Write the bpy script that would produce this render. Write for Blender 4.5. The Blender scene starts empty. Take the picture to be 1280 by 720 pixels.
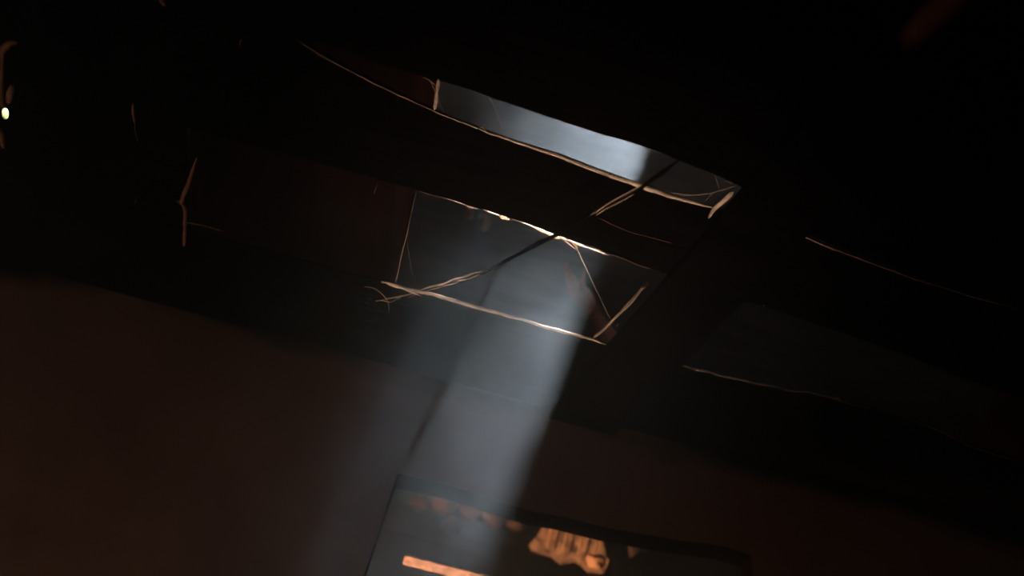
import bpy, bmesh, math, random
from mathutils import Vector, Matrix, noise
random.seed(7)
SC = bpy.context.scene
COL = SC.collection
# ------------------------------------------------------------------ camera
CAM = Vector((0, 0, 1.3))
PITCH, ROLL, LENS = math.radians(32), math.radians(15), 50.0
F = 1280 * LENS / 36.0
fw = Vector((0, math.cos(PITCH), math.sin(PITCH)))
r0 = Vector((1, 0, 0)); u0 = Vector((0, -math.sin(PITCH), math.cos(PITCH)))
rt = r0 * math.cos(ROLL) + u0 * math.sin(ROLL)
up = -r0 * math.sin(ROLL) + u0 * math.cos(ROLL)
cd = bpy.data.cameras.new('camera'); cam = bpy.data.objects.new('camera', cd); COL.objects.link(cam)
cam.matrix_world = Matrix(((rt.x, up.x, -fw.x, CAM.x), (rt.y, up.y, -fw.y, CAM.y), (rt.z, up.z, -fw.z, CAM.z), (0, 0, 0, 1)))
cd.lens = LENS; cd.sensor_width = 36; cd.clip_start = 0.02; cd.clip_end = 100
cd.dof.use_dof = True; cd.dof.focus_distance = 2.62; cd.dof.aperture_fstop = 2.0
SC.camera = cam
# ------------------------------------------------------------------ exposure
SC.view_settings.view_transform = 'Standard'; SC.view_settings.look = 'None'
SC.view_settings.exposure = 0; SC.view_settings.gamma = 1
SC.view_settings.use_curve_mapping = False
SC.cycles.use_denoising = True
SC.cycles.sample_clamp_indirect = 3.0
SC.cycles.max_bounces = 6
SC.cycles.volume_bounces = 0
SC.cycles.volume_max_steps = 256
SC.cycles.volume_step_rate = .4
# ------------------------------------------------------------------ world and lights
SUN_E, SKY_E = 190.0, 1.5
S = Vector((0.1137, 0.1790, 0.9773)).normalized()      # towards the sun
w = bpy.data.worlds.new('sky'); SC.world = w; w.use_nodes = True
bgn = w.node_tree.nodes['Background']; bgn.inputs[0].default_value = (.62, .78, 1, 1); bgn.inputs[1].default_value = SKY_E


def light(name, kind, loc, direction, energy, color, **kw):
    d = bpy.data.lights.new(name, kind); d.energy = energy; d.color = color
    for k, v in kw.items():
        setattr(d, k, v)
    o = bpy.data.objects.new(name, d); COL.objects.link(o); o.location = loc
    o.rotation_euler = Vector(direction).to_track_quat('-Z', 'Y').to_euler()
    return o


light('sun', 'SUN', (0.5, 3, 8), -S, SUN_E, (.86, .94, 1.0), angle=math.radians(2.0))
# spot added near the floor, brightens straws and fibres from below
light('straw_fill', 'SPOT', (-.30, 1.60, .08), Vector((.06, 2.10, 2.8)) - Vector((-.30, 1.60, .08)), 340, (1.0, .77, .60),
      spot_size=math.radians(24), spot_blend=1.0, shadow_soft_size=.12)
# unseen warm fill lamp added by the left wall, which has no doorway
light('left_fill', 'AREA', (-2.35, 2.05, .95), (1, .32, .5), 5.6, (1.0, .77, .62), shape='RECTANGLE', size=.8, size_y=1.7)
# unseen lamp added behind the wall opening to brighten tile and lath
light('back_room_fill', 'AREA', (-.75, 2.99, 1.45), (.72, .40, .95), 110, (1.0, .60, .34), shape='RECTANGLE', size=.25, size_y=.25)

ZC = 2.8                     # underside of the ceiling planks
H = ZC - CAM.z


def ray(px, py):
    return fw + rt * ((px - 640) / F) - up * ((py - 360) / F)


def onz(px, py, z=ZC):       # the point of the plane of height z under a pixel
    v = ray(px, py); return CAM + v * ((z - CAM.z) / v.z)


def ony(px, py, y):
    v = ray(px, py); return CAM + v * ((y - CAM.y) / v.y)


# ------------------------------------------------------------------ materials
def mat(name, col, rough=.85, spec=.1, bump=0, scale=20, col2=None, stretch=(1, 1, 1), transl=0, lo=.35, hi=.65, metallic=0, detail=6):
    m = bpy.data.materials.new(name); m.use_nodes = True; nt = m.node_tree; n = nt.nodes; L = nt.links
    b = n['Principled BSDF']; b.inputs['Base Color'].default_value = (*col, 1)
    b.inputs['Roughness'].default_value = rough; b.inputs['Specular IOR Level'].default_value = spec
    b.inputs['Metallic'].default_value = metallic
    if bump or col2:
        tc = n.new('ShaderNodeTexCoord'); mp = n.new('ShaderNodeMapping'); mp.inputs['Scale'].default_value = stretch
        tx = n.new('ShaderNodeTexNoise'); tx.inputs['Scale'].default_value = scale; tx.inputs['Detail'].default_value = detail
        L.new(tc.outputs['Object'], mp.inputs[0]); L.new(mp.outputs[0], tx.inputs['Vector'])
        if col2:
            rp = n.new('ShaderNodeValToRGB'); rp.color_ramp.elements[0].color = (*col, 1); rp.color_ramp.elements[1].color = (*col2, 1)
            rp.color_ramp.elements[0].position = lo; rp.color_ramp.elements[1].position = hi
            L.new(tx.outputs['Fac'], rp.inputs[0]); L.new(rp.outputs[0], b.inputs['Base Color'])
        if bump:
            bp = n.new('ShaderNodeBump'); bp.inputs['Strength'].default_value = bump; bp.inputs['Distance'].default_value = .01
            L.new(tx.outputs['Fac'], bp.inputs['Height']); L.new(bp.outputs[0], b.inputs['Normal'])
    if transl:
        out = n['Material Output']; t = n.new('ShaderNodeBsdfTranslucent'); mx = n.new('ShaderNodeMixShader')
        mx.inputs[0].default_value = transl; t.inputs[0].default_value = (*col, 1)
        if col2: L.new(rp.outputs[0], t.inputs[0])
        L.new(b.outputs[0], mx.inputs[1]); L.new(t.outputs[0], mx.inputs[2]); L.new(mx.outputs[0], out.inputs[0])
    return m


M = dict(
    soot=mat('sooty_wood', (.0006, .0004, .0004), .97, .005, .5, 14, (.0018, .0012, .0011), (.3, 4, 4)),
    redwood=mat('red_brown_board', (.0045, .0014, .0010), .9, .02, .4, 10, (.009, .0030, .0020), (4, .4, 4)),
    bounce_top=mat('bounce_plank_top', (.21, .18, .155), .95, .02, .3, 12, (.31, .27, .235)),
    roof=mat('roof_boards', (.16, .15, .155), .95, .02, .5, 6, (.28, .26, .265), (1, 6, 1)),
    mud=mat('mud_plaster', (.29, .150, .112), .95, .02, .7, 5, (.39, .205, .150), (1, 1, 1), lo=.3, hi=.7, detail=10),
    dirt=mat('dirt_floor', (.10, .07, .045), .95, .02, .6, 8, (.16, .11, .07)),
    straw=mat('dry_straw', (.56, .41, .29), .7, .2, 0, 60, (.78, .62, .48), transl=.45),
    rim=mat('frayed_wood_fibre', (.38, .27, .18), .7, .2, 0, 45, (.74, .58, .44), transl=.45),
    dull=mat('dusty_straw', (.26, .15, .08), .8, .1, 0, 40, (.40, .24, .13), transl=.25),
    web=mat('cobweb_thread', (.45, .33, .25), .6, .2, transl=.4),
    cord=mat('dark_cord', (.003, .0022, .002), .95, .0, .4, 90),
    bark=mat('brown_bark', (.30, .14, .075), .85, .1, .5, 60, (.42, .21, .11)),
    terracotta=mat('terracotta', (.85, .26, .17), .9, .05, .5, 18, (.92, .38, .27)),
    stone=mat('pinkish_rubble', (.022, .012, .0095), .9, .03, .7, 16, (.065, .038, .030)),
    tile=mat('clay_tile', (.05, .030, .022), .85, .1, .8, 40, (.25, .145, .088)),
    tile_lip=mat('orange_clay', (.36, .19, .09), .85, .1, .5, 25, (.46, .25, .13)),
    reed=mat('pink_reed', (.26, .155, .115), .8, .1, .5, 60, (.50, .32, .25)),
    pink=mat('dry_husk', (.42, .20, .14), .8, .1, .4, 70, (.6, .34, .27), transl=.2),
    redboard=mat('dark_red_board', (.016, .005, .0035), .9, .02, .4, 10, (.030, .009, .006)),
    peg=mat('old_red_wood', (.10, .036, .026), .9, .05, .4, 20, (.16, .06, .04)),
    leaf=mat('yellow_green_leaf', (.30, .36, .075), .6, .1, 0, 8, (.46, .50, .16), transl=.05),
)


def top_shade(m, z0, z1):   # shade under the ceiling painted into the mud colour, with a ragged lower edge
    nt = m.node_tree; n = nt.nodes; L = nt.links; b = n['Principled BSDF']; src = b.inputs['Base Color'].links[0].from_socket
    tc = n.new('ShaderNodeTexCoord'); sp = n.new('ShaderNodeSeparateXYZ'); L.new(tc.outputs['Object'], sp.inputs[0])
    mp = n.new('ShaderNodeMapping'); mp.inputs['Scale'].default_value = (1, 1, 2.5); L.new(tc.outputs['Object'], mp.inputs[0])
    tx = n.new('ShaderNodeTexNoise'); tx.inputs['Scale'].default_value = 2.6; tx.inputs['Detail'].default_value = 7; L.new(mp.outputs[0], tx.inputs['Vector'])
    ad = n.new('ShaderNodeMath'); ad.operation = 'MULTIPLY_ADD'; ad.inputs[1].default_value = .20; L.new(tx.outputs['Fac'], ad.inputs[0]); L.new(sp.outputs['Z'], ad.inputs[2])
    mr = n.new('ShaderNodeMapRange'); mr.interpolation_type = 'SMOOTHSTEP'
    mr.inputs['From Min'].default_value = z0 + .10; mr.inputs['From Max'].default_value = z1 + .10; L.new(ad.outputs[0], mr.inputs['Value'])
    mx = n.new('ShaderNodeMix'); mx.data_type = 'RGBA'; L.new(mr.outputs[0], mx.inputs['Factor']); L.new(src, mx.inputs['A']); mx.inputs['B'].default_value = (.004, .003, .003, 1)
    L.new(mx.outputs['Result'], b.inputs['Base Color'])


top_shade(M['mud'], 2.755, 2.825)


# ------------------------------------------------------------------ builders
def link(name, bm, m, parent=None, smooth=False, bevel=0):
    me = bpy.data.meshes.new(name)
    bmesh.ops.recalc_face_normals(bm, faces=bm.faces[:]); bm.to_mesh(me); bm.free()
    me.materials.append(m)
    if smooth:
        for p in me.polygons: p.use_smooth = True
    o = bpy.data.objects.new(name, me); COL.objects.link(o)
    if parent: o.parent = parent
    if bevel:
        b = o.modifiers.new('bevel', 'BEVEL'); b.width = bevel; b.segments = 2; b.limit_method = 'ANGLE'
    return o


def recentre(o):             # put a mesh's origin at the middle of its own shape
    vs = o.data.vertices; c = sum((v.co for v in vs), Vector()) / len(vs)
    for v in vs: v.co -= c
    o.location = c
    return o


def tag(o, label, cat, group=None):
    o['label'] = label; o['category'] = cat
    if group: o['group'] = group
    return o


def struct(o):
    o['kind'] = 'structure'; return o


def empty(name, loc=(0, 0, 0)):
    o = bpy.data.objects.new(name, None); COL.objects.link(o); o.location = loc; o.empty_display_size = .05
    return o


def adopt(root, *kids):      # kids are built in world space; hang them on a root that stands elsewhere
    for k in kids:
        k.parent = root; k.location = k.location - root.location


def add_box(bm, lo, hi):
    lo, hi = Vector(lo), Vector(hi)
    r = bmesh.ops.create_cube(bm, size=1)
    for v in r['verts']:
        v.co = Vector((lo[i] + (v.co[i] + .5) * (hi[i] - lo[i]) for i in range(3)))


def slab(outer, holes, axis, d):      # plate from an outline with holes, pushed by the vector d
    bm = bmesh.new(); edges = []
    for loop in [outer] + holes:
        vs = [bm.verts.new(p) for p in loop]
        edges += [bm.edges.new((vs[i], vs[(i + 1) % len(vs)])) for i in range(len(vs))]
    bmesh.ops.triangle_fill(bm, use_beauty=True, use_dissolve=False, edges=edges, normal=axis)
    r = bmesh.ops.extrude_face_region(bm, geom=bm.faces[:])
    for v in [g for g in r['geom'] if isinstance(g, bmesh.types.BMVert)]: v.co += Vector(d)
    return bm


def resample(pts, n):
    pts = [Vector(p) for p in pts]
    L = [0]
    for a, b in zip(pts, pts[1:]): L.append(L[-1] + (b - a).length)
    out = []
    for k in range(n + 1):
        s = L[-1] * k / n; i = 0
        while i < len(L) - 2 and L[i + 1] < s: i += 1
        t = (s - L[i]) / max(1e-9, L[i + 1] - L[i])
        out.append(pts[i].lerp(pts[i + 1], t))
    return out


def add_tube(bm, pts, rad, n=None, seg=6, jit=0.0, taper=(1, 1), lump=.25, seed=0, off=None, flat=1.0):
    n = n or max(4, len(pts) * 4); P = resample(pts, n); rings = []
    for k, p in enumerate(P):
        t = (P[min(k + 1, n)] - P[max(k - 1, 0)]).normalized()
        a = t.cross(Vector((0, 0, 1)));
        if a.length < .1: a = t.cross(Vector((0, 1, 0)))
        a.normalize(); b = t.cross(a)
        f = k / n
        e = min(1, f * 12 + .25, (1 - f) * 12 + .25)
        rk_ = rad if not isinstance(rad, (list, tuple)) else rad[min(int(f * (len(rad) - 1)), len(rad) - 2)] * (1 - (f * (len(rad) - 1)) % 1 if f < 1 else 0) + rad[min(int(f * (len(rad) - 1)) + 1, len(rad) - 1)] * ((f * (len(rad) - 1)) % 1 if f < 1 else 1)
        rr = rk_ * (taper[0] + (taper[1] - taper[0]) * f) * e
        rr *= 1 + lump * noise.noise(Vector((k * .61 + seed, seed * 3.1, 0))) * 1.6
        q = p + Vector((noise.noise(Vector((k * .33, seed, 1))), noise.noise(Vector((k * .33, seed, 5))), noise.noise(Vector((k * .33, seed, 9))))) * jit
        if off: q = q + off(f, a, b)
        rings.append([bm.verts.new(q + a * math.cos(2 * math.pi * j / seg) * rr + b * math.sin(2 * math.pi * j / seg) * rr * flat) for j in range(seg)])
    for A, B in zip(rings, rings[1:]):
        for j in range(seg):
            bm.faces.new((A[j], A[(j + 1) % seg], B[(j + 1) % seg], B[j]))
    bm.faces.new(rings[0]); bm.faces.new(rings[-1])


def px(l, z=ZC):             # z may run from one height to another along the list
    z0, z1 = z if isinstance(z, tuple) else (z, z)
    return [onz(p[0], p[1], z0 + (z1 - z0) * k / max(1, len(l) - 1)) for k, p in enumerate(l)]


def strand(name, pxs, rad, m, label, cat, z=ZC - .001, fibres=1, group=None, jit=.0012, taper=(1, .7), parent=None, lump=.35, spread=.002):
    bm = bmesh.new(); P = px(pxs, z); L = sum((b - a).length for a, b in zip(P, P[1:])); n = max(8, int(L / .008))
    for k in range(fibres):
        ph = random.random() * 6.28; tw = random.uniform(10, 22) * L; i0 = 0 if k == 0 else random.randint(0, 2)
        def off(f, a, b, ph=ph, tw=tw, k=k):
            return (a * math.cos(ph + tw * f) + b * math.sin(ph + tw * f)) * (spread if k or fibres > 1 else 0)
        add_tube(bm, P, ([r_ * (1 if k == 0 else .7) for r_ in rad] if isinstance(rad, (list, tuple)) else rad * (1 if k == 0 else .7)), n, 6, jit, taper, lump, random.random() * 50, off)
    o = link(name, bm, m, smooth=True); recentre(o)
    if parent: adopt(parent, o)
    elif label: tag(o, label, cat, group)
    return o


# ------------------------------------------------------------------ the setting
X0, X1, Y0, YW = -2.6, 2.6, -1.4, 2.86
def rough_edge(pts, step=.03, amp=.004, seed=0):
    L = sum((Vector(b) - Vector(a)).length for a, b in zip(pts, pts[1:]))
    P = resample(pts, max(2, int(L / step)))
    for k, p in enumerate(P):
        p.y += amp * noise.noise(Vector((p.x * 25, seed, 0))) + amp * .5 * noise.noise(Vector((p.x * 90, seed, 4)))
    return P

bm = bmesh.new(); add_box(bm, (X0 - .2, Y0 - .2, -.1), (X1 + .2, YW + 1.75, 0)); struct(link('floor', bm, M['dirt']))
# far wall with its opening into the back room
op = [ony(*p, YW) for p in ((497, 592), (560, 606), (640, 632), (668, 640), (700, 645), (760, 660), (850, 676), (905, 683), (938, 694), (941, 720))]
lowz = 1.55
op = op + [Vector((op[-1].x + .01, YW, lowz)), Vector((op[0].x - .03, YW, lowz))]
outer = [Vector((X0, YW, 0)), Vector((X1, YW, 0)), Vector((X1, YW, 2.98)), Vector((X0, YW, 2.98))]
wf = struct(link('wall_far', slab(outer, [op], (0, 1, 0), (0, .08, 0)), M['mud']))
wf.data.materials.append(M['soot'])           # near-black reveal of the opening
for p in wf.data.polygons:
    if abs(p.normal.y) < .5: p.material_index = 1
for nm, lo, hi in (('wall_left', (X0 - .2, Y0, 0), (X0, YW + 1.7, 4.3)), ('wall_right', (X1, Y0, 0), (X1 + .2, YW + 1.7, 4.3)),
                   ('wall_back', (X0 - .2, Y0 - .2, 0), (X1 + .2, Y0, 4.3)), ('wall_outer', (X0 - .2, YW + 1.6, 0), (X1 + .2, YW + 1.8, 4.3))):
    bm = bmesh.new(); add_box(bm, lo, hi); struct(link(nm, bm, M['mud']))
bm = bmesh.new(); add_box(bm, (X0, YW + .08, 2.99), (X1, YW + 1.6, 3.03)); struct(link('trim_1', bm, M['soot']))   # deck over the back room

# roof with the hole the daylight falls through
RS = -.27
def roofz(y): return 3.95 + RS * (y - 2.4) if y > 2.4 else 3.95 + .12 * (y - 2.4) * -1 * .0
def up_to_roof(p):           # along the sun's direction from a ceiling point to the roof
    t = .5
    for _ in range(30):
        q = p + S * t; t += (roofz(q.y) - q.z)
    return p + S * t
foot = [(.160, 1.985), (.160, 2.10), (.148, 2.272), (.115, 2.272), (.08, 2.245), (.02, 2.212), (-.04, 2.190), (-.09, 2.176), (-.14, 2.164), (-.20, 2.156),
        (-.23, 2.146), (-.17, 2.142), (-.12, 2.133), (-.07, 2.113), (-.02, 2.07), (.03, 2.01), (.09, 1.985)]
hole = [up_to_roof(Vector((x, y, ZC))) for x, y in foot]
hole_n = [p for p in hole if p.y > 2.4]
chink_v = ray(6, 142); tt = 1.0
for _ in range(40):
    q = CAM + chink_v * tt; tt += (roofz(q.y) - q.z) * .6
chink = CAM + chink_v * tt
def ellipse(c, rx, ry, n=14, z=None):
    return [Vector((c.x + rx * math.cos(2 * math.pi * k / n), c.y + ry * math.sin(2 * math.pi * k / n), 0)) for k in range(n)]
def on_roof(l): return [Vector((p.x, p.y, roofz(p.y))) for p in l]
bm = slab([Vector((X0 - .2, Y0 - .2, 0)), Vector((X1 + .2, Y0 - .2, 0)), Vector((X1 + .2, YW + 1.8, 0)), Vector((X0 - .2, YW + 1.8, 0))],
          [[Vector((p.x, p.y, 0)) for p in hole], ellipse(chink, .05, .08), ellipse(up_to_roof(onz(572, 350, ZC - .105)), .027, .010)], (0, 0, 1), (0, 0, .05))
bmesh.ops.bisect_plane(bm, geom=bm.verts[:] + bm.edges[:] + bm.faces[:], plane_co=(0, 2.4, 0), plane_no=(0, 1, 0))
for v in bm.verts: v.co.z += roofz(v.co.y)
struct(link('ceiling', bm, M['roof']))

# ------------------------------------------------------------------ ceiling planks
A_far = [(372, 47), (392, 53), (422, 59), (480, 81), (520, 93), (549, 101), (585, 111), (610, 120), (656, 136), (685, 146), (715, 156), (750, 167), (785, 177), (810, 185),
         (847, 200), (872, 210), (892, 217), (910, 226), (924, 231), (950, 262), (1000, 289), (1048, 309), (1090, 325), (1140, 344), (1210, 365), (1280, 385)]
P2_near = [(372, 49), (398, 67), (409, 73), (425, 82), (442, 91), (465, 103), (490, 115), (520, 129), (541, 138), (572, 151), (600, 161), (635, 174), (672, 186),
           (700, 194), (732, 207), (765, 219), (802, 232), (832, 244), (865, 252), (895, 261), (1000, 293), (1048, 313), (1090, 328), (1140, 347), (1210, 368), (1280, 388)]
P2_far = [(470, 223), (521, 238), (542, 244), (570, 251), (590, 259), (605, 262), (625, 268), (636, 272), (660, 280), (669, 282), (697, 293), (729, 305), (752, 313),
          (768, 319), (791, 328), (818, 337), (925, 375), (955, 383), (1100, 432), (1280, 500)]
P3_near = [(475, 352), (490, 356), (522, 365), (540, 368), (575, 380), (610, 390), (654, 400), (686, 410), (739, 424), (758, 431), (846, 455), (869, 462), (887, 465),
           (896, 469), (927, 475), (944, 480), (960, 482), (973, 484), (991, 490), (1008, 490), (1031, 495), (1051, 502), (1096, 513), (1152, 531), (1187, 545), (1215, 559), (1278, 579)]


def edge(pxs, yl=None, yr=None):
    P = px(pxs)
    yl = P[0].y if yl is None else yl; yr = P[-1].y if yr is None else yr
    P = rough_edge(P, .02, .0007, P[0].y * 10)
    return [Vector((X0 + .01, yl, ZC))] + P + [Vector((X1 - .01, yr, ZC))]


def plank(name, near, far, label, m='soot', holes=(), z=ZC, th=.004, group='ceiling planks'):
    pts = near + far[::-1]
    bm = slab([Vector((p.x, p.y, z)) for p in pts], [[Vector((p.x, p.y, z)) for p in h] for h in holes], (0, 0, 1), (0, 0, th))
    o = link(name, bm, M[m]); o.data.materials.append(M['bounce_top'])      # upper side made pale to bounce sunlight into the attic
    for p in o.data.polygons:
        if p.normal.z > .5: p.material_index = 1
    return tag(o, label, 'plank', group)


def line(y): return [Vector((X0 + .01, y, ZC)), Vector((X1 - .01, y, ZC))]
notch_c = onz(6, 142)
A = edge(A_far); A[0].y = A[1].y
B = edge(P2_near); B[0].y = A[0].y + .002
plank('ceiling_plank', line(1.60), A, 'black sooty ceiling plank along the upper edge of the bright slit')
notch = ellipse(notch_c, .0085, .0155)
plank('ceiling_plank', B, edge(P2_far), 'black sooty ceiling plank between the bright slit and the wide gap with the twisted cord')
plank('ceiling_plank', edge(P3_near, 2.50), line(YW - .005), 'black sooty ceiling plank resting against the top of the mud wall')
plank('ceiling_plank', line(1.29), line(1.597), 'black ceiling plank at the top of the photo, second above the bright slit')
plank('ceiling_plank', line(.95), line(1.287), 'black ceiling plank overhead in the top right corner of the photo')
y = Y0 + .01
plank('ceiling_plank', line(y), line(.947), 'broad black ceiling board behind the camera')

# boards lying across the planks (their ends close the wide gap on the left and far right)
def cross_board(p0, p1, wd, label, m, zz=ZC + .0055):
    a, b = onz(*p0, zz), onz(*p1, zz); d = (b - a).normalized()
    a = a - d * .12; b = b + d * .10
    n = Vector((-d.y, d.x, 0)); n = n if (n.x < 0) == (wd < 0) else -n
    q = [a, b, b + n * abs(wd), a + n * abs(wd)]
    return tag(link('cross_board', slab(q, [], (0, 0, 1), (0, 0, .025)), M[m], bevel=.002), label, 'board', 'boards lying across the planks')
cross_board((547, 98), (494, 353), -.43, 'dark red-brown board crossing the left end of the slit and the wide gap', 'redwood')
x = -.60
a = onz(547, 98, ZC + .0055); b = onz(494, 353, ZC + .0055)
for k, (xa, xb) in enumerate(((-1.15, -.645), (-1.75, -1.155), (-2.58, -1.755))):
    q = [Vector((xa, 1.75, ZC + .0055)), Vector((xb, 1.75, ZC + .0055)), Vector((xb - .03, 2.66, ZC + .0055)), Vector((xa - .0, 2.66, ZC + .0055))]
    hs = [[onz(6.3 + 4.6 * math.cos(k_ * .45), 142.5 + 7.6 * math.sin(k_ * .45), ZC + .0055) for k_ in range(14)]] if k == 0 else []
    tag(link('cross_board', slab(q, hs, (0, 0, 1), (0, 0, .025 if k else .003)), M['soot']), ('sooty board above the left planks, next to the red-brown board',
        'sooty board above the planks, second from the red-brown board', 'sooty board above the planks by the left wall')[k], 'board', 'boards lying across the planks')
q = [onz(*p, ZC + .0055) for p in ((1290, 470), (1205, 552), (1230, 620), (1400, 640), (1420, 500))]
tag(link('cross_board', slab(q, [], (0, 0, 1), (0, 0, .025)), M['redboard']), 'dark red board over the right end of the lower right gap', 'board', 'boards lying across the planks')

# diagonal rafter under the planks
jl0, jl1 = onz(926, 234), onz(757, 431); jr0, jr1 = onz(1000, 293), onz(846, 455)
def ext(a, b, y): return a + (b - a) * ((y - a.y) / (b.y - a.y))
L0, L1 = ext(jl0, jl1, .3), ext(jl0, jl1, YW - .005); R0, R1 = ext(jr0, jr1, .3), ext(jr0, jr1, YW - .005)
zt = ZC - .0015
N = 40
lp = [L0.lerp(L1, k / N) for k in range(N + 1)]; rp_ = [R0.lerp(R1, k / N) for k in range(N + 1)]
for k in range(N + 1):
    lp[k].x += .003 * noise.noise(Vector((k * .4, 1, 0))); rp_[k].x += .003 * noise.noise(Vector((k * .4, 7, 0)))
tag(link('rafter', slab([Vector((p.x, p.y, zt)) for p in lp + rp_[::-1]], [], (0, 0, 1), (0, 0, -.024)), M['soot'], bevel=.003),
    'black diagonal rafter beam under the planks, right of both lit openings', 'rafter')

# ------------------------------------------------------------------ straws and fibres on the edges
G = 'frayed pale fibres along the plank edges'
strand('wood_fibre', [(372, 49), (398, 67), (409, 73), (425, 82), (442, 91), (465, 103), (490, 115), (510, 124), (520, 129), (541, 138)], .0014, M['dull'],
       'thin faint fibre along the far left of the slit, left of the upright straw', 'fibre', group=G)
strand('wood_fibre', [(541, 138), (572, 151), (600, 162), (598, 161)], .0015, M['rim'],
       'thin pale fibre under the slit between the short upright straw and the curl', 'fibre', group=G)
strand('wood_fibre', [(600, 161), (606, 165), (635, 174), (672, 186), (700, 195), (732, 208), (765, 220), (802, 233), (832, 244), (865, 253), (896, 261)], [.0020, .0022, .0030, .0034, .0044, .0046, .0036, .0020], M['straw'],
       'long bright straw-coloured splinter along the lower edge of the bright slit', 'fibre', group=G, fibres=2, taper=(1, 1), spread=.0006, lump=.2)
strand('wood_fibre', [(599, 160), (602, 159), (606, 162), (609, 166)], .0012, M['straw'], 'tiny curled fibre at the left end of the long bright splinter', 'fibre', group=G)
strand('wood_fibre', [(885, 273), (890, 265), (896, 259), (907, 250), (912, 245), (916, 241)], .0045, M['straw'],
       'short thick pale splinter standing at the right end of the bright slit', 'splinter', z=ZC - .012, taper=(.7, 1), fibres=2, spread=.001)
strand('wood_fibre', [(1000, 294), (1048, 314), (1090, 329), (1140, 348), (1210, 369), (1280, 389)], .0018, M['dull'],
       'faint brown fibre along the plank edge at the upper right', 'fibre', group=G)
strand('wood_fibre', [(848, 455), (869, 462), (887, 465), (896, 469), (927, 475), (944, 480), (960, 482), (973, 484)], .0026, M['rim'],
       'brown fibre along the lower right gap starting at the rafter', 'fibre', group=G, taper=(1, .6))
strand('wood_fibre', [(973, 484), (991, 490), (1008, 490), (1031, 495), (1051, 502), (1096, 513)], .0012, M['dull'],
       'thin broken fibre further along the lower right gap with a small knot', 'fibre', group=G)
strand('wood_fibre', [(1152, 531), (1170, 537), (1187, 545), (1215, 559), (1278, 579)], .0016, M['dull'],
       'faint fibre at the far right end of the lower right gap', 'fibre', group=G)
strand('wood_fibre', [(1041, 499), (1048, 497), (1053, 502), (1048, 503)], .0022, M['dull'], 'small knot of lint on the edge of the lower right gap', 'lint')
# straws framing the wide gap
strand('straw', [(477, 351), (490, 355), (522, 364), (540, 368), (575, 379), (610, 389), (640, 397), (654, 400), (686, 410), (739, 423), (758, 430)], .0028, M['straw'],
       'long dry straw bundle running along the bottom of the wide gap', 'straw', fibres=4, taper=(1.25, .8), spread=.0013, z=ZC - .17)
strand('straw', [(478, 353), (486, 352), (500, 357), (512, 362), (528, 368)], .0012, M['straw'], 'loose straw ends fraying at the left tip of the long straw bundle', 'straw', fibres=3, spread=.004, z=ZC - .17)
strand('straw', [(741, 422), (757, 409), (775, 391), (790, 376), (803, 361), (811, 352)], .0030, M['straw'],
       'bent straw slanting up from the right end of the long straw bundle to the rafter', 'straw', fibres=2, taper=(.8, 1.1), spread=.0008, z=(ZC - .17, ZC - .027))
strand('straw', [(548, 99), (546, 118), (543, 138)], .0028, M['straw'], 'short upright pale straw across the left part of the bright slit', 'straw', taper=(1, 1))
strand('straw', [(521, 238), (514, 266), (508, 295), (501, 324), (495, 354)], .0007, M['dull'], 'thin upright straw at the left side of the wide gap', 'straw', taper=(.8, 1.3), fibres=2, spread=.0006, z=(ZC, ZC - .17))
strand('straw', [(455, 358), (464, 359), (472, 363), (480, 370), (485, 377), (486, 392)], .0010, M['dull'], 'fine curved wisp hanging below the left end of the twisted cord', 'straw', z=ZC - .16)
strand('straw', [(748, 273), (762, 279), (775, 285), (800, 294), (842, 304)], .0007, M['peg'], 'very faint thread on the plank right of the twisted cord', 'straw')
strand('straw', [(868, 307), (880, 304), (896, 300)], .0012, M['dull'], 'short faint thread on the rafter below the bright slit', 'straw')
strand('straw', [(470, 235), (467, 243), (472, 229)], .0005, M['peg'], 'tiny faint wisp left of the wide gap near its upper corner', 'straw')
# the sunlit torn edge of the middle plank
def lumps(name, pxs, rads, m, label, cat, z=ZC - .002, group=None):
    bm = bmesh.new()
    for (a, b), (r_, w_) in zip(pxs, rads):
        c = onz(a, b, z); r = bmesh.ops.create_icosphere(bm, subdivisions=2, radius=1)
        for v in r['verts']:
            k = 1 + .35 * noise.noise(v.co * 1.7 + Vector((a, b, 0)))
            v.co = Vector((v.co.x * w_ * k, v.co.y * r_ * k, v.co.z * r_ * .6 * k)) + c
    o = recentre(link(name, bm, m, smooth=True)); return tag(o, label, cat, group)
strand('wood_fibre', [(521, 238), (542, 244), (556, 248), (570, 252), (580, 256), (590, 260), (598, 261)], .0005, M['rim'],
       'thin fibre along the upper left edge of the wide gap', 'fibre', group=G, z=ZC - .001, lump=.6)
strand('wood_fibre', [(604, 262), (615, 266), (625, 270)], .0014, M['rim'], 'short pale fibre on the upper edge of the wide gap, left of the white tuft', 'fibre', group=G, z=ZC - .001)
lumps('lint_tuft', [(588, 259)], [(.0022, .007)], M['rim'], 'small pale lint tuft on the upper left edge of the wide gap', 'lint')
lumps('lint_tuft', [(629, 272), (634, 274)], [(.0040, .007), (.0022, .005)], M['straw'], 'glowing white lint tuft caught on the upper edge of the wide gap', 'lint')
strand('wood_fibre', [(640, 274), (650, 277), (660, 281), (669, 284)], .0009, M['straw'], 'dotted thin fibre between the white tuft and the sunlit splinter', 'fibre', group=G, z=ZC - .001, lump=.8)
strand('wood_fibre', [(664, 283), (672, 286), (683, 291), (692, 295), (700, 298)], .0036, M['straw'], 'blazing sunlit splinter on the plank edge where the dark cord meets it', 'fibre', group=G, z=ZC - .001, taper=(.4, 1))
strand('wood_fibre', [(699, 297), (712, 301), (724, 306), (738, 311), (752, 316), (760, 319)], .0014, M['straw'], 'white sunlit fibre edge right of the blazing splinter', 'fibre', group=G, z=ZC - .001, lump=.8)
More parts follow.
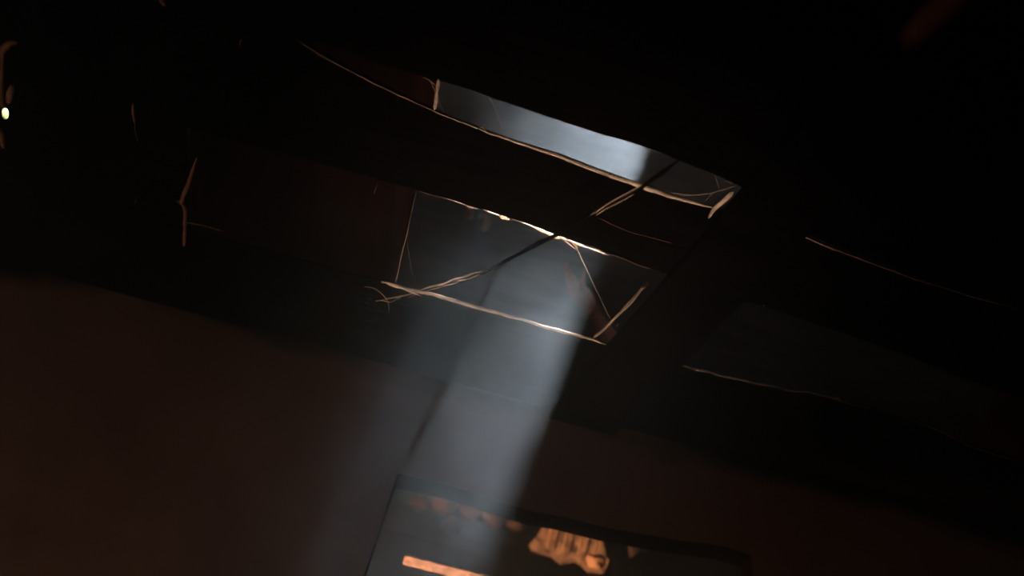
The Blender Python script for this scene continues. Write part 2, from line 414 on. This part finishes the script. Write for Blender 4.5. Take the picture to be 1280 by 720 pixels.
lumps('lint_tuft', [(749, 313)], [(.0018, .004)], M['straw'], 'tiny bright lint speck at the right end of the sunlit edge', 'lint')
strand('wood_fibre', [(764, 318), (778, 323), (791, 329), (818, 338)], .0004, M['bark'], 'hair-thin fibre along the upper right edge of the wide gap', 'fibre', group=G, z=ZC - .001, lump=.8)
lumps('lint_tuft', [(955, 382)], [(.0018, .0018)], M['straw'], 'single pale speck at the top of the lower right gap', 'lint')
lumps('lint_tuft', [(846, 452), (849, 455)], [(.003, .003), (.002, .004)], M['dull'], 'small grey tuft at the left corner of the lower right gap', 'lint')
strand('wood_fibre', [(690, 147), (715, 156), (750, 167), (785, 177), (810, 185), (835, 195), (847, 200)], .0005, M['rim'], 'hair-thin fibre on the upper edge of the bright slit', 'fibre', group=G, z=ZC, lump=.8)
lumps('lint_tuft', [(763, 218), (767, 220)], [(.0016, .003), (.0012, .002)], M['cord'], 'tiny dark burr on the long bright splinter', 'burr', z=ZC - .008)

# ------------------------------------------------------------------ twisted cord, its lit stretches put in as paler fibres
cord_px = [(852, 199), (840, 206), (830, 213), (815, 223), (802, 233), (780, 245), (765, 254), (740, 268), (715, 283), (697, 293), (680, 301), (660, 311), (640, 322), (620, 333),
           (600, 342), (585, 348), (567, 354), (548, 359), (530, 364), (510, 370), (490, 375), (472, 378)]
CZ = ZC - .11
croot = empty('twisted_cord', onz(697, 293, CZ))
def twist(pxs, rad, m, name, fib, sp, z, taper=(1, 1), jit=.0015):
    return strand(name, pxs, rad, m, None, None, z=z, fibres=fib, spread=sp, parent=croot, taper=taper, jit=jit, lump=.3)
twist(cord_px, .0046, M['cord'], 'cord_core', 2, .0016, CZ, (.8, .6))
o = twist([(802, 231), (790, 238), (775, 246), (762, 254), (750, 261), (738, 269)], .0011, M['rim'], 'loose_lit_fibre', 1, .001, CZ - .006); o['label'] = 'paler fibres for the lit stretch of cord under the plank'
o = twist([(792, 243), (778, 251), (765, 257), (752, 264), (744, 270)], .0009, M['rim'], 'loose_lit_fibre', 1, .0015, CZ - .006)
twist([(603, 339), (592, 341), (580, 346), (567, 349), (555, 355), (540, 358), (528, 362), (510, 369), (490, 373), (470, 377)], .0013, M['straw'], 'loose_lit_fibre', 2, .0010, CZ - .004, (1.3, .5))
twist([(600, 343), (588, 348), (580, 350), (572, 351)], .0022, M['straw'], 'loose_lit_fibre', 1, .0010, CZ - .005, (.6, .6))
twist([(572, 353), (558, 357), (540, 362), (525, 366), (510, 372)], .0010, M['rim'], 'loose_lit_fibre', 1, .002, CZ - .005)
twist([(500, 371), (488, 376), (478, 374), (470, 375)], .0008, M['rim'], 'loose_lit_fibre', 2, .003, CZ - .005)
tag(croot, 'dark twisted cord stretched diagonally under the planks with frayed golden end', 'cord')

# ------------------------------------------------------------------ cobwebs
def cobweb(paths, label, rad=.0005, z=ZC + .004, zs=None):
    bm = bmesh.new()
    for p in paths:
        P = px(p, z); L = sum((b - a).length for a, b in zip(P, P[1:]))
        add_tube(bm, P, rad, max(6, int(L / .01)), 4, .0004, (1, 1), .3, random.random() * 40)
    return tag(recentre(link('cobweb', bm, M['web'], smooth=True)), label, 'cobweb')
cobweb([[(925, 231), (906, 237), (899, 238), (889, 242), (866, 244), (850, 245)], [(866, 244), (852, 243), (838, 241)], [(893, 219), (896, 227), (899, 237)], [(891, 241), (880, 253)],
        [(908, 227), (915, 228), (911, 231)]], 'branching cobweb in the right corner of the bright slit', .0009)
cobweb([[(610, 120), (617, 132), (624, 150), (632, 172)], [(610, 120), (616, 128)]], 'single faint cobweb thread across the middle of the bright slit', .0007)
cobweb([[(509, 290), (509, 305), (513, 335), (519, 352), (526, 362)], [(509, 305), (516, 345)]], 'fine cobweb threads in the left corner of the wide gap', .0005)
cobweb([[(697, 294), (708, 298), (716, 304), (722, 312), (730, 330), (739, 350), (755, 383), (765, 402)], [(699, 295), (712, 306), (721, 313)], [(705, 297), (716, 303), (728, 306), (738, 307), (752, 314)],
        [(765, 402), (770, 409), (774, 404)], [(720, 306), (723, 316)]], 'sunlit cobweb thread hanging from the plank edge down to the bent straw', .0010, z=ZC - .003)
cobweb([[(528, 96), (537, 100), (545, 108)], [(537, 100), (546, 118), (551, 132), (556, 142)]], 'short web strands beside the short upright straw', .0006)

# ------------------------------------------------------------------ bits hanging in the dark on the left
def bits(name, pxs, rads, m, label, cat, z, group=None):
    bm = bmesh.new(); P = px(pxs, z)
    rings = []; n = 24; Q = resample(P, n); L = len(rads) - 1
    for k, p in enumerate(Q):
        t = (Q[min(k + 1, n)] - Q[max(k - 1, 0)]).normalized(); a = t.cross(fw).normalized(); b = t.cross(a)
        f = k / n * L; i = min(int(f), L - 1); r_ = rads[i] + (rads[i + 1] - rads[i]) * (f - i); r_ *= 1 + .15 * noise.noise(Vector((k * .8, P[0].x * 9, 0)))
        rings.append([bm.verts.new(p + a * math.cos(j * math.pi / 4) * r_ + b * math.sin(j * math.pi / 4) * r_) for j in range(8)])
    for A_, B_ in zip(rings, rings[1:]):
        for j in range(8): bm.faces.new((A_[j], A_[(j + 1) % 8], B_[(j + 1) % 8], B_[j]))
    bm.faces.new(rings[0]); bm.faces.new(rings[-1])
    o = recentre(link(name, bm, m, smooth=True))
    return tag(o, label, cat, group) if label else o
tw = empty('bent_twig', onz(226, 251, ZC - .03))
a = bits('stem', [(246, 197), (241, 212), (236, 228), (230, 243), (227, 252)], [.0008, .003, .0038, .0045, .004], M['bark'], None, None, ZC - .03)
b = bits('stem', [(221, 251), (228, 255), (232, 264), (231, 280), (231, 292), (230, 306)], [.002, .0045, .004, .0035, .004, .003], M['bark'], None, None, ZC - .03)
c = bits('side_shoot', [(233, 278), (250, 281), (265, 285), (281, 290)], [.001, .0009, .001, .0005], M['bark'], None, None, ZC - .03)
adopt(tw, a, b, c); tag(tw, 'bent brown twig hanging under the planks with a thin side shoot', 'twig')
bits('dry_straw_stub', [(166, 129), (166, 140), (168, 152)], [.0012, .003, .0015], M['bark'], 'short brown straw stub hanging upper left of the bent twig', 'straw', ZC - .02)
bits('dry_straw_stub', [(168, 152), (169, 165), (172, 177)], [.0007, .0009, .0007], M['dull'], 'hair-thin stalk hanging just below the short brown straw stub', 'straw', ZC - .02)
bits('dry_straw_stub', [(302, 49), (300, 55), (300, 60)], [.001, .0017, .001], M['dull'], 'tiny faint straw stub in the dark near the top, left of the slit', 'straw', ZC - .02)
bits('dry_straw_stub', [(199, -6), (203, 0), (206, 6)], [.003, .005, .003], M['bark'], 'reddish stub at the very top edge above the bent twig', 'straw', ZC - .12)
bits('dry_straw_stub', [(170, 247), (170, 250), (169, 254)], [.001, .0017, .001], M['dull'], 'tiny speck of straw left of the bent twig', 'straw', ZC - .02)
hd = empty('dried_stalk', onz(3, 90, ZC - .22))
a = bits('stem', [(2, 60), (3, 75), (2, 95), (1, 120), (4, 133)], [.004, .0025, .003, .004, .004], M['bark'], None, None, ZC - .22)
b = bits('seed_head', [(22, 53), (14, 53), (8, 57), (2, 66)], [.002, .005, .006, .004], M['bark'], None, None, ZC - .22)
adopt(hd, a, b); tag(hd, 'blurred brown dried stalk with a flared head at the left edge', 'stalk')
bits('seed_pod', [(15, 107), (13, 115), (11, 127)], [.003, .006, .004], M['pink'], 'small pinkish dried pod beside the stalk at the left edge', 'pod', ZC - .22)
bits('dried_husk', [(-3, 158), (2, 168), (4, 184)], [.004, .005, .003], M['bark'], 'brown husk at the left edge just below the glowing leaf', 'husk', ZC - .22)
# round leaf outside, seen through a chink
lc = CAM + ray(6, 142) * (tt + .35)
bm = bmesh.new()
vv = -ray(6, 142).normalized(); nrm = (vv - S * vv.dot(S)).normalized(); ax = nrm.cross(S).normalized()
ring = []
for k in range(20):
    t = 2 * math.pi * k / 20
    ring.append(bm.verts.new(ax * math.cos(t) * .11 + S * math.sin(t) * .16 * (1 - .15 * math.sin(t))))
cc = bm.verts.new(nrm * .0004); c2 = bm.verts.new(-nrm * .0003)
for k in range(20): bm.faces.new((ring[k], ring[(k + 1) % 20], cc)); bm.faces.new((ring[(k + 1) % 20], ring[k], c2))
o = link('leaf', bm, M['leaf'], smooth=True); o.location = lc
tag(o, 'bright yellow-green leaf outside showing through a small chink at the left edge', 'leaf')

# blurred peg at the top right
pg = empty('wooden_peg', onz(1165, 22, ZC - .45))
bm = bmesh.new(); P = px([(1140, 47), (1155, 32), (1180, 8), (1215, -25)], ZC - .45); add_tube(bm, P, .013, 16, 10, 0, (1, 1.15), .1, 3)
o = link('peg_shaft', bm, M['peg'], smooth=True); adopt(pg, o)
bm = bmesh.new(); P = px([(1137, 51), (1144, 44)], ZC - .45); add_tube(bm, P, .015, 6, 10, 0, (.8, 1), .05, 4)
o = link('peg_tip', bm, M['peg'], smooth=True); adopt(pg, o)
tag(pg, 'blurred dark red wooden peg hanging down in the top right corner', 'peg')
# ------------------------------------------------------------------ up in the attic
zb = 3.42
at = empty('broken_branch', onz(800, 480, ZC + .012))
def limb(name, l, rads, seed):
    bm = bmesh.new(); P = [onz(*p) for p in l]; n = 26; Q = resample(P, n); L = len(rads) - 1; rings = []
    for k, p in enumerate(Q):
        t = (Q[min(k + 1, n)] - Q[max(k - 1, 0)]).normalized(); a_ = t.cross(fw).normalized(); b_ = t.cross(a_)
        f = k / n * L; i = min(int(f), L - 1); r_ = (rads[i] + (rads[i + 1] - rads[i]) * (f - i)) * (1 + .3 * noise.noise(Vector((k * .5, seed, 0))))
        rings.append([bm.verts.new(p + a_ * math.cos(j * math.pi / 4) * r_ + b_ * math.sin(j * math.pi / 4) * r_) for j in range(8)])
    for A_, B_ in zip(rings, rings[1:]):
        for j in range(8): bm.faces.new((A_[j], A_[(j + 1) % 8], B_[(j + 1) % 8], B_[j]))
    bm.faces.new(rings[0]); bm.faces.new(rings[-1])
    return recentre(link(name, bm, M['terracotta'], smooth=True))
a = limb('branch_stub', [(800, 480, ZC + .012), (768, 432, 3.1), (752, 410, 3.35), (742, 392, zb), (732, 374, zb), (722, 362, zb)], [.006, .012, .018, .026, .026, .022], 2)
b = limb('fork', [(726, 372, zb), (718, 360, zb), (711, 342, zb), (708, 330, zb)], [.020, .019, .012, .005], 3)
c = limb('fork', [(728, 370, zb), (727, 352, zb), (731, 336, zb)], [.014, .008, .003], 4)
adopt(at, a, b, c); tag(at, 'blurred red forked branch stub up in the attic behind the wide gap', 'branch')
def at_roof(x, y):
    v = ray(x, y); t = 1.0
    for _ in range(60):
        q = CAM + v * t; t += (roofz(q.y) - q.z) * .5
    return CAM + v * t
for (x, y, r_, lb) in ((587, 265, .018, 'tiny dim reddish shard high in the wide gap, left one of two'), (606, 276, .024, 'tiny dim reddish shard high in the wide gap, under the white tuft')):
    bm = bmesh.new(); g = bmesh.ops.create_icosphere(bm, subdivisions=2, radius=1)
    for v in g['verts']: v.co = Vector((v.co.x * r_ * .8, v.co.y * r_ * 1.6, v.co.z * r_ * .5)) * (1 + .4 * noise.noise(v.co * 1.5 + Vector((x, 0, 0))))
    o = link('clay_shard', bm, M['terracotta'], smooth=True); o.location = at_roof(x, y) - Vector((0, 0, .008)); tag(o, lb, 'shard')

# ------------------------------------------------------------------ what shows in the wall opening
def rock(c, rx, ry, rz, seed, m, name, label, cat, group=None, rough=.45):
    bm = bmesh.new(); r = bmesh.ops.create_icosphere(bm, subdivisions=3, radius=1)
    for v in r['verts']:
        k = 1 + rough * noise.noise(v.co * 1.3 + Vector((seed * 7.1, 0, 0))) + .15 * noise.noise(v.co * 4 + Vector((seed, 0, 0)))
        v.co = Vector((v.co.x * rx, v.co.y * ry, v.co.z * rz)) * k
    o = link(name, bm, m, smooth=True); o.location = c
    return tag(o, label, cat, group)
YB = 3.50
rocks = [((526, 628), .022, 'small pale lump of rubble at the left end of the wall opening'), ((556, 628), .036, 'greyish pink rubble stone, second from the left in the wall opening'),
         ((588, 634), .034, 'largest hazy rubble stone, third from the left in the wall opening'), ((618, 648), .030, 'pinkish rubble stone fourth from the left in the wall opening'),
         ((646, 654), .026, 'rubble stone nearest to the dark gap left of the clay tile'), ((566, 655), .022, 'low dim rubble stone beneath the second stone'),
         ((637, 679), .013, 'tiny dark pebble under the row of rubble stones'), ((797, 680), .024, 'pinkish stone sliver right of the dark post in the wall opening')]
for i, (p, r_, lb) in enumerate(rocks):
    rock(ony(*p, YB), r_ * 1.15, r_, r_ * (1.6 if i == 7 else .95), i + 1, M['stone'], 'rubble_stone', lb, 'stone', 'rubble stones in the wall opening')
# ledges of old brickwork that carry them
for n_, (pa, pb, lb) in enumerate((((500, 668), (690, 700), 'dark earth ledge under the rubble stones'),)):
    a = ony(*pa, YB); b = ony(*pb, YB); bm = bmesh.new()
    add_box(bm, (a.x - .05, YB - .05, 1.2), (b.x + .05, YB + .12, min(a.z, b.z) - .01)); tag(link('earth_ledge', bm, M['soot'], bevel=.01), lb, 'ledge')
a = ony(797, 709, YB); bm = bmesh.new(); add_box(bm, (a.x - .05, YB - .04, 1.2), (a.x + .07, YB + .10, a.z - .004))
tag(link('earth_ledge', bm, M['soot'], bevel=.01), 'dark earth block under the stone sliver right of the black post', 'ledge')
# curved clay tile with ribs
tl = empty('clay_tile', ony(712, 682, YB))
def tile_y(x, y): return YB - (x - 662) / 95 * .11 - (713 - y) / 65 * .07
quad = [ony(*p, tile_y(*p)) for p in ((684, 648), (722, 656), (752, 672), (762, 700), (757, 713), (738, 712), (722, 698), (702, 702), (690, 692), (664, 688), (662, 680), (672, 668))]
o = link('tile_body', slab(quad, [], (0, 1, 0), (0, .03, 0)), M['tile'], bevel=.003); adopt(tl, o)
for k in range(7):
    xk = 684 + k * 9.5; bm = bmesh.new(); add_tube(bm, [ony(xk + 6, 658 + k * 3, tile_y(xk + 6, 658 + k * 3) - .001), ony(xk, 686 + k * 2.2, tile_y(xk, 686 + k * 2.2) - .001)], .0035, 8, 6, .001, (1, .7), .4, k)
    o = link('rib', bm, M['stone'] if k % 2 else M['tile_lip'], smooth=True); adopt(tl, o)
rk = rock(ony(744, 702, YB - .16), .024, .02, .017, 21, M['tile_lip'], 'tile_lip', '', ''); 
for k_ in ('label', 'category'): del rk[k_]
adopt(tl, rk)
tag(tl, 'orange-lit broken clay tile fragment in the wall opening', 'tile')
bm = bmesh.new(); a = ony(772, 640, YB - .12); b = ony(778, 745, YB - .12)
add_tube(bm, [a + Vector((0, 0, .05)), a, b, Vector((b.x, b.y, 1.2))], .022, 30, 12, .002, (1, 1), .1, 5)
tag(link('wooden_post', bm, M['soot'], smooth=True), 'black upright post standing in the wall opening right of the clay tile', 'post')
# lath lying in the opening
la, lb_ = ony(505, 699, YW + .24), ony(640, 733, YW + .24)
bm = bmesh.new(); n = 18; rings = []
for k in range(n + 1):
    p = la.lerp(lb_, k / n); hh = .0105 * (1 + .12 * noise.noise(Vector((k * .9, 0, 0))))
    hh *= 1 if k % 3 else .9
    ca, sa = math.cos(.75), math.sin(.75)
    rings.append([bm.verts.new(p + Vector((0, dy * ca - dz * hh * sa, dz * hh * ca + dy * sa))) for dy, dz in ((-.005, -1.1), (.005, -1.1), (.005, 1.1), (-.005, 1.1))])
for A_, B_ in zip(rings, rings[1:]):
    for j in range(4): bm.faces.new((A_[j], A_[(j + 1) % 4], B_[(j + 1) % 4], B_[j]))
bm.faces.new(rings[0]); bm.faces.new(rings[-1])
tag(recentre(link('reed_lath', bm, M['reed'], bevel=.001)), 'warmly lit notched reed lath at the bottom of the wall opening', 'lath')
bm = bmesh.new(); add_box(bm, (X0, YW + 1.2, 0), (X1, YW + 1.25, 2.99)); struct(link('wall_inner', bm, M['soot']))

# ------------------------------------------------------------------ smoke haze
hz = bpy.data.materials.new('smoke_haze'); hz.use_nodes = True; nt = hz.node_tree; nt.nodes.clear()
out = nt.nodes.new('ShaderNodeOutputMaterial'); vs = nt.nodes.new('ShaderNodeVolumeScatter')
vs.inputs['Color'].default_value = (.80, .92, 1, 1); vs.inputs['Anisotropy'].default_value = .75
tc = nt.nodes.new('ShaderNodeTexCoord'); sep = nt.nodes.new('ShaderNodeSeparateXYZ'); nt.links.new(tc.outputs['Object'], sep.inputs[0])
# smoke density set by height to shape the beam's brightness, thinnest around the planks
mr = nt.nodes.new('ShaderNodeMapRange'); mr.inputs['From Min'].default_value = 1.8; mr.inputs['From Max'].default_value = 3.8
nt.links.new(sep.outputs['Z'], mr.inputs['Value'])
rp = nt.nodes.new('ShaderNodeValToRGB'); e = rp.color_ramp.elements
LAYERS = ((1.8, .42), (2.15, .70), (2.35, 1.35), (2.56, 1.42), (2.68, .84), (2.76, .28), (2.86, .28), (3.0, .41), (3.4, .41))
for k, (z_, d_) in enumerate(LAYERS):
    q = e[k] if k < 2 else e.new(1.0)
    q.position = (z_ - 1.8) / 2.0; q.color = (d_, d_, d_, 1)
nt.links.new(mr.outputs[0], rp.inputs[0])
tx = nt.nodes.new('ShaderNodeTexNoise'); tx.inputs['Scale'].default_value = 7; tx.inputs['Detail'].default_value = 3; tx.inputs['Distortion'].default_value = .8
nt.links.new(tc.outputs['Object'], tx.inputs['Vector'])
m2 = nt.nodes.new('ShaderNodeMapRange'); m2.inputs['From Min'].default_value = .3; m2.inputs['From Max'].default_value = .75
m2.inputs['To Min'].default_value = .45; m2.inputs['To Max'].default_value = 1.55; nt.links.new(tx.outputs['Fac'], m2.inputs['Value'])
mu = nt.nodes.new('ShaderNodeMath'); mu.operation = 'MULTIPLY'; nt.links.new(rp.outputs[0], mu.inputs[0]); nt.links.new(m2.outputs[0], mu.inputs[1])
mv = nt.nodes.new('ShaderNodeMath'); mv.operation = 'MULTIPLY'; mv.inputs[1].default_value = .215; nt.links.new(mu.outputs[0], mv.inputs[0])
nt.links.new(mv.outputs[0], vs.inputs['Density'])
nt.links.new(vs.outputs[0], out.inputs['Volume'])
bm = bmesh.new(); add_box(bm, (-1.3, 1.0, 1.2), (1.3, 4.0, 3.9))
o = link('smoke_haze', bm, hz); o['kind'] = 'stuff'; o['label'] = 'thin bluish smoke haze filling the room and attic'; o['category'] = 'haze'
